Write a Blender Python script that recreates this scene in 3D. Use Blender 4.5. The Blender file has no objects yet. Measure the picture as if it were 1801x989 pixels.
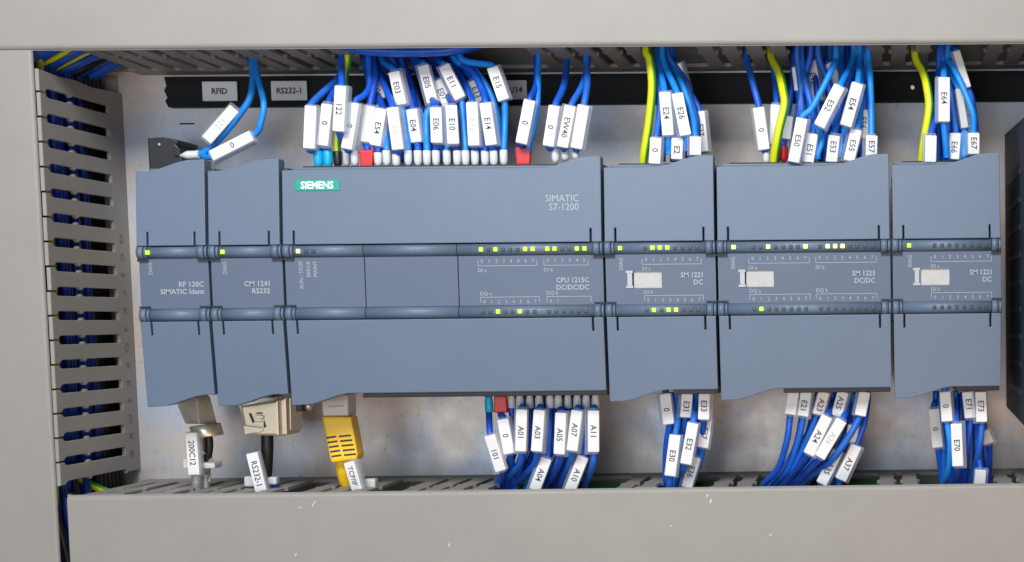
import bpy, bmesh, math, random
from mathutils import Vector, Matrix
random.seed(7)
sc = bpy.context.scene
C = sc.collection
MM = 0.001
# ------------------------------------------------------------------ camera
CA, CB, CC, FPX, PX, PY, CX, CZ = -0.08876, -0.02239, -0.01036, 3071.6, 1620.66, 833.92, 301.06, -17.21
DCAM = 800.0
ZT, ZB, XL, HD = 94.5, -86.3, -36.3, 78.6      # duct wall planes and duct depth, mm
ca, sa = math.cos(CA), math.sin(CA); cb, sb = math.cos(CB), math.sin(CB); cc, s_c = math.cos(CC), math.sin(CC)
RM = (Matrix(((cb,0,sb),(0,1,0),(-sb,0,cb))) @ Matrix(((1,0,0),(0,ca,-sa),(0,sa,ca))) @ Matrix(((cc,-s_c,0),(s_c,cc,0),(0,0,1))))
cam = bpy.data.cameras.new('camera'); co = bpy.data.objects.new('camera', cam); C.objects.link(co)
def col(i):                                    # fit space is (X, Z, depth) -> blender (X, -depth, Z)
    return Vector((RM[0][i], -RM[2][i], RM[1][i]))
m = Matrix.Identity(4)
for i in range(3):
    c_ = col(i)
    for k in range(3): m[k][i] = c_[k]
m.translation = Vector((CX, -DCAM, CZ)) * MM
co.matrix_world = m
cam.sensor_width = 36.0; cam.lens = FPX / 1801 * 36
cam.shift_x = (900.5 - PX) / 1801; cam.shift_y = (PY - 494.5) / 1801
cam.clip_start = 0.01; cam.clip_end = 20
sc.camera = co
# ------------------------------------------------------------------ world and lamps
w = bpy.data.worlds.new('World'); sc.world = w; w.use_nodes = True
bg = w.node_tree.nodes['Background']; bg.inputs[0].default_value = (0.84, 0.92, 1.0, 1); bg.inputs[1].default_value = 0.14
def area(name, loc, target, size, sizey, power, colr):
    l = bpy.data.lights.new(name, 'AREA'); l.shape = 'RECTANGLE'; l.size = size; l.size_y = sizey; l.energy = power; l.color = colr
    o = bpy.data.objects.new(name, l); C.objects.link(o); o.location = loc
    o.rotation_euler = (Vector(target) - Vector(loc)).to_track_quat('-Z', 'Y').to_euler(); return o
area('ceiling_lamp', (0.14, -0.60, 0.38), (0.15, 0, 0.03), 0.50, 0.18, 4.9, (0.97, 0.985, 1.0))
area('room_lamp', (-0.02, -1.4, -0.03), (0.15, 0, 0), 0.7, 0.4, 5.6, (0.82, 0.91, 1.0))
area('warm_fill', (0.45, -0.75, -0.30), (0.25, 0, -0.08), 0.5, 0.25, 1.5, (1.0, 0.68, 0.45))  # added warm fill from below right, no such source in view
sc.view_settings.view_transform = 'Standard'; sc.view_settings.look = 'None'
sc.view_settings.exposure = 0.0; sc.view_settings.gamma = 1.0
# ------------------------------------------------------------------ materials
def mat(name, colr, rough=0.5, metal=0.0, bump=0.0, bscale=900, var=0.0, vscale=25, emit=0, spec=0.5):
    mt = bpy.data.materials.new(name); mt.use_nodes = True; nt = mt.node_tree; b = nt.nodes['Principled BSDF']
    b.inputs['Base Color'].default_value = (*colr, 1); b.inputs['Roughness'].default_value = rough
    b.inputs['Metallic'].default_value = metal; b.inputs['Specular IOR Level'].default_value = spec
    if emit: b.inputs['Emission Color'].default_value = (*colr, 1); b.inputs['Emission Strength'].default_value = emit
    if bump or var: tc = nt.nodes.new('ShaderNodeNewGeometry')
    if bump:
        n = nt.nodes.new('ShaderNodeTexNoise'); n.inputs['Scale'].default_value = bscale; n.inputs['Detail'].default_value = 3
        nt.links.new(tc.outputs['Position'], n.inputs['Vector'])
        bp = nt.nodes.new('ShaderNodeBump'); bp.inputs['Strength'].default_value = bump; bp.inputs['Distance'].default_value = 0.0004
        nt.links.new(n.outputs['Fac'], bp.inputs['Height']); nt.links.new(bp.outputs[0], b.inputs['Normal'])
    if var:
        n = nt.nodes.new('ShaderNodeTexNoise'); n.inputs['Scale'].default_value = vscale; n.inputs['Detail'].default_value = 6; n.inputs['Roughness'].default_value = .65
        nt.links.new(tc.outputs['Position'], n.inputs['Vector'])
        mp = nt.nodes.new('ShaderNodeMapRange'); mp.inputs[1].default_value = .3; mp.inputs[2].default_value = .7; mp.inputs[3].default_value = 1 - var; mp.inputs[4].default_value = 1 + var
        nt.links.new(n.outputs['Fac'], mp.inputs[0])
        mx = nt.nodes.new('ShaderNodeVectorMath'); mx.operation = 'SCALE'; mx.inputs[0].default_value = colr
        nt.links.new(mp.outputs[0], mx.inputs['Scale']); nt.links.new(mx.outputs[0], b.inputs['Base Color'])
    return mt
M = {}
M['duct'] = mat('duct_grey', (0.315, 0.300, 0.276), 0.5, bump=.14, bscale=1500, var=.045, vscale=34)
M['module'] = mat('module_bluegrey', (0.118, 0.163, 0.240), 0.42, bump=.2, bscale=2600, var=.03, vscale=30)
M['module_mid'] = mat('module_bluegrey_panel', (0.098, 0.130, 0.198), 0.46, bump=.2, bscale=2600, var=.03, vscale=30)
M['module_body'] = mat('module_body', (0.02, 0.03, 0.05), 0.5)
M['dark'] = mat('dark_slot', (0.012, 0.016, 0.03), 0.6)
M['black'] = mat('black_plastic', (0.012, 0.012, 0.014), 0.45, var=.15)
M['black_metal'] = mat('black_device', (0.006, 0.010, 0.018), 0.5, bump=.2, spec=.25)
M['strip'] = mat('black_strip', (0.005, 0.005, 0.006), 0.6, bump=.3, bscale=600, spec=.25)
M['blue'] = mat('wire_blue', (0.010, 0.105, 0.60), 0.42, bump=.3, bscale=1600, var=.18, vscale=140)
M['blue_b'] = mat('wire_blue_faded', (0.016, 0.14, 0.62), 0.45, bump=.3, bscale=1600, var=.2, vscale=140)
M['blue_c'] = mat('wire_blue_deep', (0.008, 0.075, 0.50), 0.40, bump=.3, bscale=1600, var=.2, vscale=140)
M['blue_shaded'] = mat('wire_blue_shaded', (0.006, 0.055, 0.42), 0.4)  # same blue jacket, shade of the duct interior put into the colour
M['blue_lit'] = mat('wire_blue_lit', (0.012, 0.27, 0.84), 0.38, bump=.3, bscale=1600, var=.15, vscale=140)  # same blue jacket where it is lit, brightness put into the colour
M['yellow'] = mat('boot_yellow', (1.0, 0.60, 0.01), 0.4, var=.05)
M['white'] = mat('marker_white', (0.80, 0.80, 0.80), 0.45, var=.03, vscale=150)
M['ferrule'] = mat('ferrule_white', (0.72, 0.73, 0.76), 0.42)
M['cyan'] = mat('ferrule_cyan', (0.01, 0.42, 0.72), 0.4)
M['red'] = mat('ferrule_red', (0.68, 0.015, 0.02), 0.4)
M['ink'] = mat('ink', (0.03, 0.03, 0.04), 0.6)
M['ink_faded'] = mat('ink_faded', (0.42, 0.42, 0.42), 0.6)
M['print'] = mat('print_grey', (0.38, 0.42, 0.46), 0.55)
M['print_dim'] = mat('print_dim', (0.36, 0.42, 0.48), 0.55)
M['teal'] = mat('teal_badge', (0.0, 0.33, 0.26), 0.4)
M['led_on'] = mat('led_lit', (0.50, 1.0, 0.01), 0.4, emit=.85)
M['led_pale'] = mat('led_lit_pale', (0.95, 1.0, 0.25), 0.4, emit=1.1)
M['led_off'] = mat('led_off', (0.03, 0.045, 0.06), 0.35)
M['plate_label'] = mat('label_plate', (0.80, 0.79, 0.78), 0.5)
M['insert'] = mat('window_insert', (0.50, 0.49, 0.49), 0.5, var=.08, vscale=300)
M['latch'] = mat('latch_grey', (0.42, 0.47, 0.50), 0.4)
M['steel'] = mat('nickel', (0.72, 0.67, 0.56), 0.3, metal=.65, bump=.2, bscale=500)
M['hood'] = mat('hood_metal', (0.72, 0.68, 0.58), 0.36, metal=.45, bump=.05, bscale=700, var=.08)
M['gold'] = mat('gold_hood', (0.64, 0.55, 0.40), 0.34, metal=.5, bump=.06, bscale=700, var=.1)
M['braid'] = mat('braid', (0.55, 0.54, 0.52), 0.4, metal=.5, bump=.8, bscale=2500, var=.25, vscale=600)
M['tie'] = mat('cable_tie', (0.62, 0.62, 0.60), 0.35)
M['green'] = mat('green_cable', (0.014, 0.085, 0.01), 0.5)
M['plug'] = mat('clear_plug', (0.55, 0.47, 0.40), 0.25)
M['pe_green'] = mat('earth_green', (0.04, 0.36, 0.03), 0.4)
def clear_mat():
    mt = bpy.data.materials.new('clear_sleeve'); mt.use_nodes = True; nt = mt.node_tree; nt.nodes.clear()
    o = nt.nodes.new('ShaderNodeOutputMaterial'); t = nt.nodes.new('ShaderNodeBsdfTransparent'); p = nt.nodes.new('ShaderNodeBsdfPrincipled')
    p.inputs['Base Color'].default_value = (.72, .76, .84, 1); p.inputs['Roughness'].default_value = .18
    t.inputs[0].default_value = (.93, .95, .98, 1)
    f = nt.nodes.new('ShaderNodeLayerWeight'); f.inputs[0].default_value = .35
    mp = nt.nodes.new('ShaderNodeMapRange'); mp.inputs[3].default_value = .16; mp.inputs[4].default_value = .6
    mx = nt.nodes.new('ShaderNodeMixShader')
    nt.links.new(f.outputs['Facing'], mp.inputs[0]); nt.links.new(mp.outputs[0], mx.inputs[0])
    nt.links.new(t.outputs[0], mx.inputs[1]); nt.links.new(p.outputs[0], mx.inputs[2]); nt.links.new(mx.outputs[0], o.inputs[0]); return mt
M['clear'] = clear_mat()
def plate_mat():                               # galvanised plate: cool and warm reflections painted in as noise patches; specks
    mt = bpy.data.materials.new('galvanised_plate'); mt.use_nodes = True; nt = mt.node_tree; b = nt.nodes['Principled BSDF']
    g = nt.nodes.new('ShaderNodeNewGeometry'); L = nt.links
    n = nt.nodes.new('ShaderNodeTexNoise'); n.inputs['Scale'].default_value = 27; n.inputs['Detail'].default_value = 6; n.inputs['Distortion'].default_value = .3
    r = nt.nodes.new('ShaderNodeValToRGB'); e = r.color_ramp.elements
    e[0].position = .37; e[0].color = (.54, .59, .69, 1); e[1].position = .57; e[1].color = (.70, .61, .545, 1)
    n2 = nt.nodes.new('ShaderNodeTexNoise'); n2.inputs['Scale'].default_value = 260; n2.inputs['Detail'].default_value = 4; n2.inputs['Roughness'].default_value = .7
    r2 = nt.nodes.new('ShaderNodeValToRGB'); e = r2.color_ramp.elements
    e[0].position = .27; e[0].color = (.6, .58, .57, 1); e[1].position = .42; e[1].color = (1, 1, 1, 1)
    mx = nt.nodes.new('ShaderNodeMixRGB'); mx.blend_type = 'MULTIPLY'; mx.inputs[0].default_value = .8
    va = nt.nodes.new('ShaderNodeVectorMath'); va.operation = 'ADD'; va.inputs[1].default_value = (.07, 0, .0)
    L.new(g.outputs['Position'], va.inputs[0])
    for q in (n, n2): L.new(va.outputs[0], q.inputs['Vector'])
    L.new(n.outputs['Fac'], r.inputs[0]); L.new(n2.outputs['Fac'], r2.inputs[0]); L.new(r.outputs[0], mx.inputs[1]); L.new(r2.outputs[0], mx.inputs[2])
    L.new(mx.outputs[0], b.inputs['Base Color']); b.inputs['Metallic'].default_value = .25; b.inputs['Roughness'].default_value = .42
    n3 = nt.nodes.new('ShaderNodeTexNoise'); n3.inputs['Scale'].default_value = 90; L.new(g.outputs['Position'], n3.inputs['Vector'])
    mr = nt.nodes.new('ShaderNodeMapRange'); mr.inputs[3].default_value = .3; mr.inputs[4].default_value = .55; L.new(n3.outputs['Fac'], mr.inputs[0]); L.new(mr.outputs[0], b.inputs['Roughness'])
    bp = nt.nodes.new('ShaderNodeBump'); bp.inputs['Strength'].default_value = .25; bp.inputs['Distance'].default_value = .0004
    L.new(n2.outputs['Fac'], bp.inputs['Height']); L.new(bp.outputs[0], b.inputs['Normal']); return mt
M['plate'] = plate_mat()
def stripe_mat():                              # earth wire: yellow with a green stripe running along it (UV v = around)
    mt = bpy.data.materials.new('earth_wire'); mt.use_nodes = True; nt = mt.node_tree; b = nt.nodes['Principled BSDF']; L = nt.links
    u = nt.nodes.new('ShaderNodeUVMap'); s = nt.nodes.new('ShaderNodeSeparateXYZ'); L.new(u.outputs[0], s.inputs[0])
    r = nt.nodes.new('ShaderNodeValToRGB'); r.color_ramp.interpolation = 'CONSTANT'; e = r.color_ramp.elements
    e[0].position = 0; e[0].color = (.72, .76, .012, 1); e[1].position = .33; e[1].color = (.05, .36, .03, 1)
    q = e.new(.93); q.color = (.72, .76, .012, 1)
    L.new(s.outputs[1], r.inputs[0]); L.new(r.outputs[0], b.inputs['Base Color']); b.inputs['Roughness'].default_value = .35; return mt
M['earth'] = stripe_mat()
# ------------------------------------------------------------------ helpers (all in mm; d = distance in front of the mounting plate)
def P(px, py, d):
    v = RM @ Vector(((px - PX) / FPX, (PY - py) / FPX, -1.0))
    t = (d - DCAM) / v[2]
    return Vector((CX + v[0]*t, -d, CZ + v[1]*t))
def obj(name, bm, mt, parent=None, org=None, smooth=False, label=None):
    me = bpy.data.meshes.new(name)
    o0 = Vector(org) if org is not None else (Vector(parent['o']) if parent is not None and 'o' in parent else Vector((0,0,0)))
    for v in bm.verts: v.co = (v.co - o0) * MM
    bm.to_mesh(me); bm.free(); me.materials.append(M[mt] if isinstance(mt, str) else mt)
    if smooth:
        for p in me.polygons: p.use_smooth = True
    o = bpy.data.objects.new(name, me); C.objects.link(o); ORG[o.name] = o0
    if parent is not None: o.parent = parent
    else: o.location = o0 * MM
    if label: o['label'] = label
    return o
ORG = {}
def part(name, bm, mt, parent, smooth=False, label=None):
    return obj(name, bm, mt, parent, org=ORG[parent.name], smooth=smooth, label=label)
def thing(name, loc, label, cat, group=None):
    o = bpy.data.objects.new(name, None); C.objects.link(o); o.location = Vector(loc) * MM; o.empty_display_size = .01
    o['label'] = label; o['category'] = cat; ORG[o.name] = Vector(loc)
    if group: o['group'] = group
    return o
def dupe(src, dloc, parent=None, label=None):
    o = src.copy(); C.objects.link(o); o.location = src.location + Vector(dloc) * MM
    if parent is not None: o.parent = parent
    ORG[o.name] = ORG[src.name] + Vector(dloc)
    if label: o['label'] = label
    return o
def box(bm, x0, x1, d0, d1, z0, z1, bev=0, seg=2):
    vs = [bm.verts.new((x, -d, z)) for x in (x0, x1) for d in (d0, d1) for z in (z0, z1)]
    fs = [(0,1,3,2),(4,6,7,5),(0,4,5,1),(2,3,7,6),(0,2,6,4),(1,5,7,3)]
    nf = [bm.faces.new([vs[i] for i in f]) for f in fs]
    bmesh.ops.recalc_face_normals(bm, faces=nf)
    if bev:
        es = list({e for f in nf for e in f.edges})
        bmesh.ops.bevel(bm, geom=es, offset=bev, segments=seg, affect='EDGES', profile=.6)
    return bm
def prism(poly, fn0, fn1, bev=0, seg=2):
    """poly: list of 2D pts; fn0/fn1 map (a,b) to the back and front 3-D points."""
    bm = bmesh.new()
    A = [bm.verts.new(fn0(*p)) for p in poly]; B = [bm.verts.new(fn1(*p)) for p in poly]; n = len(poly)
    bm.faces.new(A); ff = bm.faces.new(B)
    for i in range(n): bm.faces.new((A[i], A[(i+1) % n], B[(i+1) % n], B[i]))
    bmesh.ops.recalc_face_normals(bm, faces=bm.faces[:])
    if bev: bmesh.ops.bevel(bm, geom=list(ff.edges), offset=bev, segments=seg, affect='EDGES', profile=.6)
    bmesh.ops.triangulate(bm, faces=[f for f in bm.faces if len(f.verts) > 4])
    return bm
def catmull(pts, n=7):
    pts = [Vector(p) for p in pts]; q = [pts[0]*2 - pts[1]] + pts + [pts[-1]*2 - pts[-2]]; out = []
    for i in range(1, len(q)-2):
        a, b, c, d = q[i-1:i+3]
        for k in range(n):
            t = k / n
            out.append(.5*((2*b) + (c-a)*t + (2*a-5*b+4*c-d)*t*t + (3*b-a-3*c+d)*t*t*t))
    out.append(pts[-1]); return out
def tube(pts, r, n=12, bm=None, smoothn=7):
    if bm is None: bm = bmesh.new()
    P_ = catmull(pts, smoothn) if smoothn else [Vector(p) for p in pts]
    uvl = bm.loops.layers.uv.verify(); rings = []; up = Vector((0, -1, 0)); total = 0
    for i, p in enumerate(P_):
        t = (P_[min(i+1, len(P_)-1)] - P_[max(i-1, 0)]).normalized()
        s = t.cross(up)
        if s.length < 1e-4: s = Vector((1, 0, 0))
        s.normalize(); u = s.cross(t).normalized()
        rr = r(i / (len(P_)-1)) if callable(r) else r
        rings.append([bm.verts.new(p + (s*math.cos(a) + u*math.sin(a))*rr) for a in [2*math.pi*k/n for k in range(n)]])
    for i in range(len(rings)-1):
        for k in range(n):
            f = bm.faces.new((rings[i][k], rings[i][(k+1)%n], rings[i+1][(k+1)%n], rings[i+1][k]))
            f.smooth = True
            for lp, (a, b) in zip(f.loops, ((i,k),(i,k+1),(i+1,k+1),(i+1,k))): lp[uvl].uv = (a/len(rings), b/n)
    bm.faces.new(rings[0][::-1]); bm.faces.new(rings[-1])
    bmesh.ops.recalc_face_normals(bm, faces=bm.faces[:])
    return bm
TXT = {}
def text_geo(s, bold):
    k = (s, bold)
    if k not in TXT:
        cu = bpy.data.curves.new('t', 'FONT'); cu.body = s; cu.size = 1; cu.resolution_u = 2; cu.offset = bold
        o = bpy.data.objects.new('t', cu); C.objects.link(o); dg = bpy.context.evaluated_depsgraph_get(); dg.update()
        me = bpy.data.meshes.new_from_object(o.evaluated_get(dg))
        TXT[k] = ([v.co.to_2d() for v in me.vertices], [tuple(p.vertices) for p in me.polygons])
        bpy.data.objects.remove(o); bpy.data.curves.remove(cu); bpy.data.meshes.remove(me)
    return TXT[k]
def text(bm, s, pos, size, right=(1,0,0), up=(0,0,1), align='l', bold=.0, sx=1.0):
    vs, fs = text_geo(s, bold)
    if not vs: return bm
    mn = min(v.x for v in vs); mx = max(v.x for v in vs); my = max(v.y for v in vs); by = min(v.y for v in vs)
    ox = {'l': mn, 'r': mx, 'c': (mn+mx)/2}[align]; oy = (my + by)/2 if align == 'c' else 0
    r = Vector(right).normalized(); u = Vector(up).normalized(); p = Vector(pos)
    V = [bm.verts.new(p + r*((v.x-ox)*size*sx) + u*((v.y-oy)*size)) for v in vs]
    for f in fs:
        try: bm.faces.new([V[i] for i in f])
        except ValueError: pass
    return bm
# ------------------------------------------------------------------ mounting plate (setting)
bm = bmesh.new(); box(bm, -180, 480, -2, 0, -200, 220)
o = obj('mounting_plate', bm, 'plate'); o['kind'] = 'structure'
# engraved dashes on plate, drill marks
for (a, b, y) in ((316, 342, 218), (322, 345, 259)):
    q0 = P(a, y, .15); q1 = P(b, y, .15); bm = bmesh.new(); box(bm, q0.x, q1.x, 0.02, .15, q0.z-.35, q0.z+.35)
    k = obj('scribed_line', bm, 'dark', o, org=(0,0,0))
# ------------------------------------------------------------------ cable ducts
def finger_poly():
    h, w_, t = 4.985, 3.15, 4.6
    side = [(h, 14), (h, 14.9), (w_+.6, 15), (w_, 15.8), (w_, 48.2), (4.15, 49.8), (4.15, 51.2), (w_, 52.6), (w_, 70.6), (3.7, 72.4), (t, 73.6), (t, 78)]
    return [(-a, b) for a, b in side] + side[::-1]
def finger_mesh(axis):
    T = 1.5
    poly = finger_poly()
    if axis == 'top': bm = prism(poly, lambda a, b: (a, -b, T), lambda a, b: (a, -b, 0), .22, 1)
    elif axis == 'bottom': bm = prism(poly, lambda a, b: (a, -b, -T), lambda a, b: (a, -b, 0), .22, 1)
    else: bm = prism(poly, lambda a, b: (-T, -b, a), lambda a, b: (0, -b, a), .22, 1)
    for v in bm.verts: v.co *= MM
    me = bpy.data.meshes.new('finger'); bm.to_mesh(me); bm.free(); me.materials.append(M['duct']); return me
FM = {k: finger_mesh(k) for k in ('top', 'bottom', 'left')}
def add_finger(axis, loc, parent):
    f = bpy.data.objects.new('finger', FM[axis]); C.objects.link(f); f.parent = parent
    f.location = (Vector(loc) - ORG[parent.name]) * MM
    if random.random() < .5: f.rotation_euler[{'top':0,'bottom':0,'left':2}[axis]] = math.radians(random.uniform(-.5, .5))
XR = 470
# top duct
td = thing('cable_duct', (100, 0, ZT+30), 'grey slotted cable duct running along the top with a smooth lid', 'cable duct', 'grey slotted cable ducts')
def lid_profile(w0, w1, r=2.2, t=1.4):
    """cross-section (along width, depth) of a snap-on lid with rounded corners, from w0 to w1"""
    pts = [(w0, HD)]
    for k in range(7):
        a = math.pi/2*k/6; pts.append((w0 + r - r*math.cos(a), HD + t - r + r*math.sin(a)))
    for k in range(7):
        a = math.pi/2*k/6; pts.append((w1 - r + r*math.sin(a), HD + t - r + r*math.cos(a)))
    pts.append((w1, HD))
    return pts
pr = lid_profile(ZT-.9, ZT+62)
lid = part('lid', prism(pr, lambda a, b: (-170, -b, a), lambda a, b: (XR, -b, a)), 'duct', td)
bm = bmesh.new(); box(bm, XL+9, XR, 0.01, 14, ZT, ZT+1.5); part('side_wall', bm, 'duct', td)
bm = bmesh.new(); box(bm, -170, XR, 0.3, 1.6, ZT+1.5, ZT+60); box(bm, -170, XR, 0.3, HD-.2, ZT+60, ZT+61.5); part('duct_channel', bm, 'duct', td)
s0 = P(910, 88, 75).x
gaps_t = [(592, 893), (1132, 1222), (1392, 1540), (1652, 1745)]
k = -25
while True:
    x = s0 + 5 + 10*k; k += 1
    if x > XR-8: break
    if x < XL+14: continue
    px = 910 + (x - s0) * 4.385
    if any(a < px < b for a, b in gaps_t): continue
    add_finger('top', (x, 0, ZT), td)
# left duct
ld = thing('cable_duct', (XL-30, 0, 0), 'grey slotted cable duct standing upright along the left edge', 'cable duct', 'grey slotted cable ducts')
pr = lid_profile(XL-62, XL-1.4, r=1.4)
ztop_l = P(40, 89, HD).z
part('lid', prism(pr, lambda a, b: (a, -b, -190), lambda a, b: (a, -b, ztop_l), .3, 1), 'duct', ld)
zl0 = P(75, 163, 74).z                          # a slot
ztw = zl0 + 8.5; zbw = P(107, 853, 76).z
bm = bmesh.new(); box(bm, XL-1.5, XL, 0.01, 14, zbw, ztw); part('side_wall', bm, 'duct', ld)
bm = bmesh.new(); box(bm, XL-61, XL-1.5, 0.3, 1.6, -190, ztop_l); box(bm, XL-62, XL-61, .3, HD-.2, -190, ztop_l); part('duct_channel', bm, 'duct', ld)
# partial finger above the first slot, full fingers below
n = 0
z = zl0 - 5
while z > zbw + 3:
    add_finger('left', (XL, 0, z), ld); z -= 10
poly = [(zl0+1.85-.2, 14), (ztw, 14), (ztw-.7, 30), (ztw+.3, 46), (ztw-.3, 60), (ztw+.5, 78), (zl0+.4, 78), (zl0+.4, 73.6), (zl0+1.85, 71), (zl0+1.85, 52.6), (zl0+.85, 51), (zl0+.85, 50), (zl0+1.85, 48.2)]
part('finger', prism(poly, lambda a, b: (XL-1.5, -b, a), lambda a, b: (XL, -b, a), .2, 1), 'duct', ld, label='broken-off finger at the top corner of the duct')
# embossed marks on the duct base
bm = bmesh.new()
for i, s in enumerate(('O', 'C', 'S', 'L', 'K', '4', 'O', '6', 'E', 'S', 'O', 'R', 'K')):
    text(bm, s, (XL+.12, -8.5, zl0 - 56 - 8*i), 5.5, right=(0,0,-1), up=(0,-1,0), align='c')
M['emboss'] = mat('duct_emboss', (0.12, 0.12, 0.115), 0.5)
part('embossed_marks', bm, 'emboss', ld)
# bottom duct
bd = thing('cable_duct', (100, 0, ZB-30), 'grey slotted cable duct along the bottom with a warm grey lid', 'cable duct', 'grey slotted cable ducts')
xb0 = P(121, 900, HD).x
pr = lid_profile(ZB-62, ZB+.5, r=2.0)
part('lid', prism(pr, lambda a, b: (XR, -b, a), lambda a, b: (xb0, -b, a), .3, 1), 'duct', bd)
bm = bmesh.new(); box(bm, xb0+1, XR, 0.01, 14, ZB-1.5, ZB); part('side_wall', bm, 'duct', bd)
bm = bmesh.new(); box(bm, xb0+1, XR, 0.3, 1.6, ZB-60, ZB-1.5); part('duct_channel', bm, 'duct', bd)
s0 = P(1581, 856, 75).x
gaps_b = [(482, 528), (655, 695), (868, 1050), (1156, 1252), (1325, 1548), (1642, 1758)]
k = -40
while True:
    x = s0 + 5 + 10*k; k += 1
    if x > XR-8: break
    if x < xb0+5: continue
    px = 1581 + (x - s0) * 4.26
    if any(a < px < b for a, b in gaps_b): continue
    add_finger('bottom', (x, 0, ZB), bd)
# small scuffs on the bottom lid
for (sx_, sy_, L_, an) in ((790, 958, 2.2, 70), (552, 886, 3.0, 55), (528, 893, 1.2, 20), (1250, 882, 2.2, 75), (1244, 872, 1.2, 50), (520, 976, 1.6, 60), (1355, 941, 1.0, 10), (1180, 925, .8, 30)):
    c = P(sx_, sy_, HD+1.4); bm = bmesh.new(); a = math.radians(an); u = Vector((math.cos(a), 0, math.sin(a))); v = Vector((-u.z, 0, u.x))
    pts = []
    for q in range(10):
        t = 2*math.pi*q/10; pts.append(c + u*(math.cos(t)*L_/2) + v*(math.sin(t)*.33*random.uniform(.5, 1.2)) + Vector((0, -.04, 0)))
    bm.faces.new([bm.verts.new(p) for p in pts]); part('scuff_mark', bm, 'tie', bd)
# ------------------------------------------------------------------ black label rail
zr1, zr0 = P(600, 133, 6).z, P(600, 186, 6).z; xr0 = P(289, 160, 6).x
lr = thing('label_rail', (150, 0, (zr0+zr1)/2), 'black label carrier rail on the plate under the top duct', 'label rail')
poly = [(xr0+1.2, zr0), (XR, zr0), (XR, zr1), (xr0, zr1), (xr0+.8, zr1-4), (xr0-.2, zr1-6), (xr0+1, zr0+4), (xr0, zr0+2.6)]
part('rail', prism(poly, lambda a, b: (a, -.02, b), lambda a, b: (a, -6, b), .5), 'strip', lr)
bm = bmesh.new(); box(bm, xr0+2, XR, 6, 7, zr0+.6, zr0+1.6); box(bm, xr0+2, XR, 6, 7, zr1-1.6, zr1-.6); part('rail_lip', bm, 'strip', lr)
c = P(1605, 154, 7)
part('screw', tube([(c.x, -6, c.z), (c.x, -7.2, c.z)], .9, 12, smoothn=0), 'steel', lr)
for (x0, x1, y0, y1, s, lb) in ((356, 416, 143, 178, 'RFID', 'pale name tag reading RFID on the black rail'), (477, 539, 142, 177, 'RS232-1', 'pale name tag reading RS232-1 on the black rail'), (884, 926, 141, 175, '-U14', 'pale name tag reading U14 half hidden by a wire marker on the black rail')):
    a = P(x0, y1, 8.6); b = P(x1, y0, 8.6); t = thing('name_tag', ((a.x+b.x)/2, -7, (a.z+b.z)/2), lb, 'name tag', 'name tags on the black rail')
    bm = bmesh.new(); box(bm, a.x, b.x, 7, 8.6, a.z, b.z, .5); part('tag_plate', bm, 'plate_label', t)
    bm = bmesh.new(); text(bm, s, ((a.x+b.x)/2, -8.65, (a.z+b.z)/2), 3.6, align='c', bold=.03, sx=.95); part('tag_text', bm, 'ink', t)
# ------------------------------------------------------------------ modules
ZC, ZP, ZN, ZR, RR = 15.3, 10.2, 20.8, 12.7, 2.5      # cover edge, panel edge, slit end, rod centre, rod radius
DFc, DP = 81.6, 79.6
led_mesh = {}
def led_me(kind):
    if kind not in led_mesh:
        bm = bmesh.new(); s = .8 if kind != 'led_off' else .74
        box(bm, -s, s, -.5, .35, -s*1.05, s*1.05, .2, 2)
        for v in bm.verts: v.co *= MM
        me = bpy.data.meshes.new('led'); bm.to_mesh(me); bm.free(); me.materials.append(M[kind]); led_mesh[kind] = me
    return led_mesh[kind]
def smooth(t): t = max(0, min(1, t)); return t*t*(3-2*t)
def cover_bm(x0, x1, sgn, narrow_left=0):
    """outline of the upper cover; the lower one is the same turned by 180 degrees."""
    g = .62; a, b = x0+g, x1-g; W = b-a
    rise = min(24, W-3); zlow, zhi = 45.3, 50.0
    top = [(a, zlow-.3), (a+.3, zlow)]
    for k in range(0, 17):
        t = k/16; top.append((b - rise + rise*t - (0.35 if k == 16 else 0), zlow + (zhi-zlow)*(0.86*smooth(min(1, t/.78)) + .14*t)))
    top.append((b, zhi-.35))
    e = 4.0; s = .75
    bot = [(b, ZC), (b-e, ZC), (b-e, ZN), (b-e-s, ZN), (b-e-s, ZC), (a+e+s, ZC), (a+e+s, ZN), (a+e, ZN), (a+e, ZC), (a, ZC)]
    poly = top + bot
    cx = (a+b)/2
    if sgn < 0: poly = [(2*cx - x, -z) for x, z in poly]
    dep = lambda z: DFc - 0.085*(abs(z)-ZC)
    return prism(poly, lambda x, z: (x, -(dep(z)-7), z), lambda x, z: (x, -dep(z), z), .32, 2)
def rod_bm(x0, x1, zc, r=RR, dc=79.1, n=28):
    bm = bmesh.new(); R_ = [[], []]
    for i, x in enumerate((x0, x1)):
        for k in range(n): a = 2*math.pi*k/n; R_[i].append(bm.verts.new((x, -(dc + r*math.sin(a)), zc + r*math.cos(a))))
    for k in range(n):
        f = bm.faces.new((R_[0][k], R_[0][(k+1)%n], R_[1][(k+1)%n], R_[1][k])); f.smooth = True
    bm.faces.new(R_[0][::-1]); bm.faces.new(R_[1])
    bmesh.ops.recalc_face_normals(bm, faces=bm.faces[:]); return bm
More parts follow.
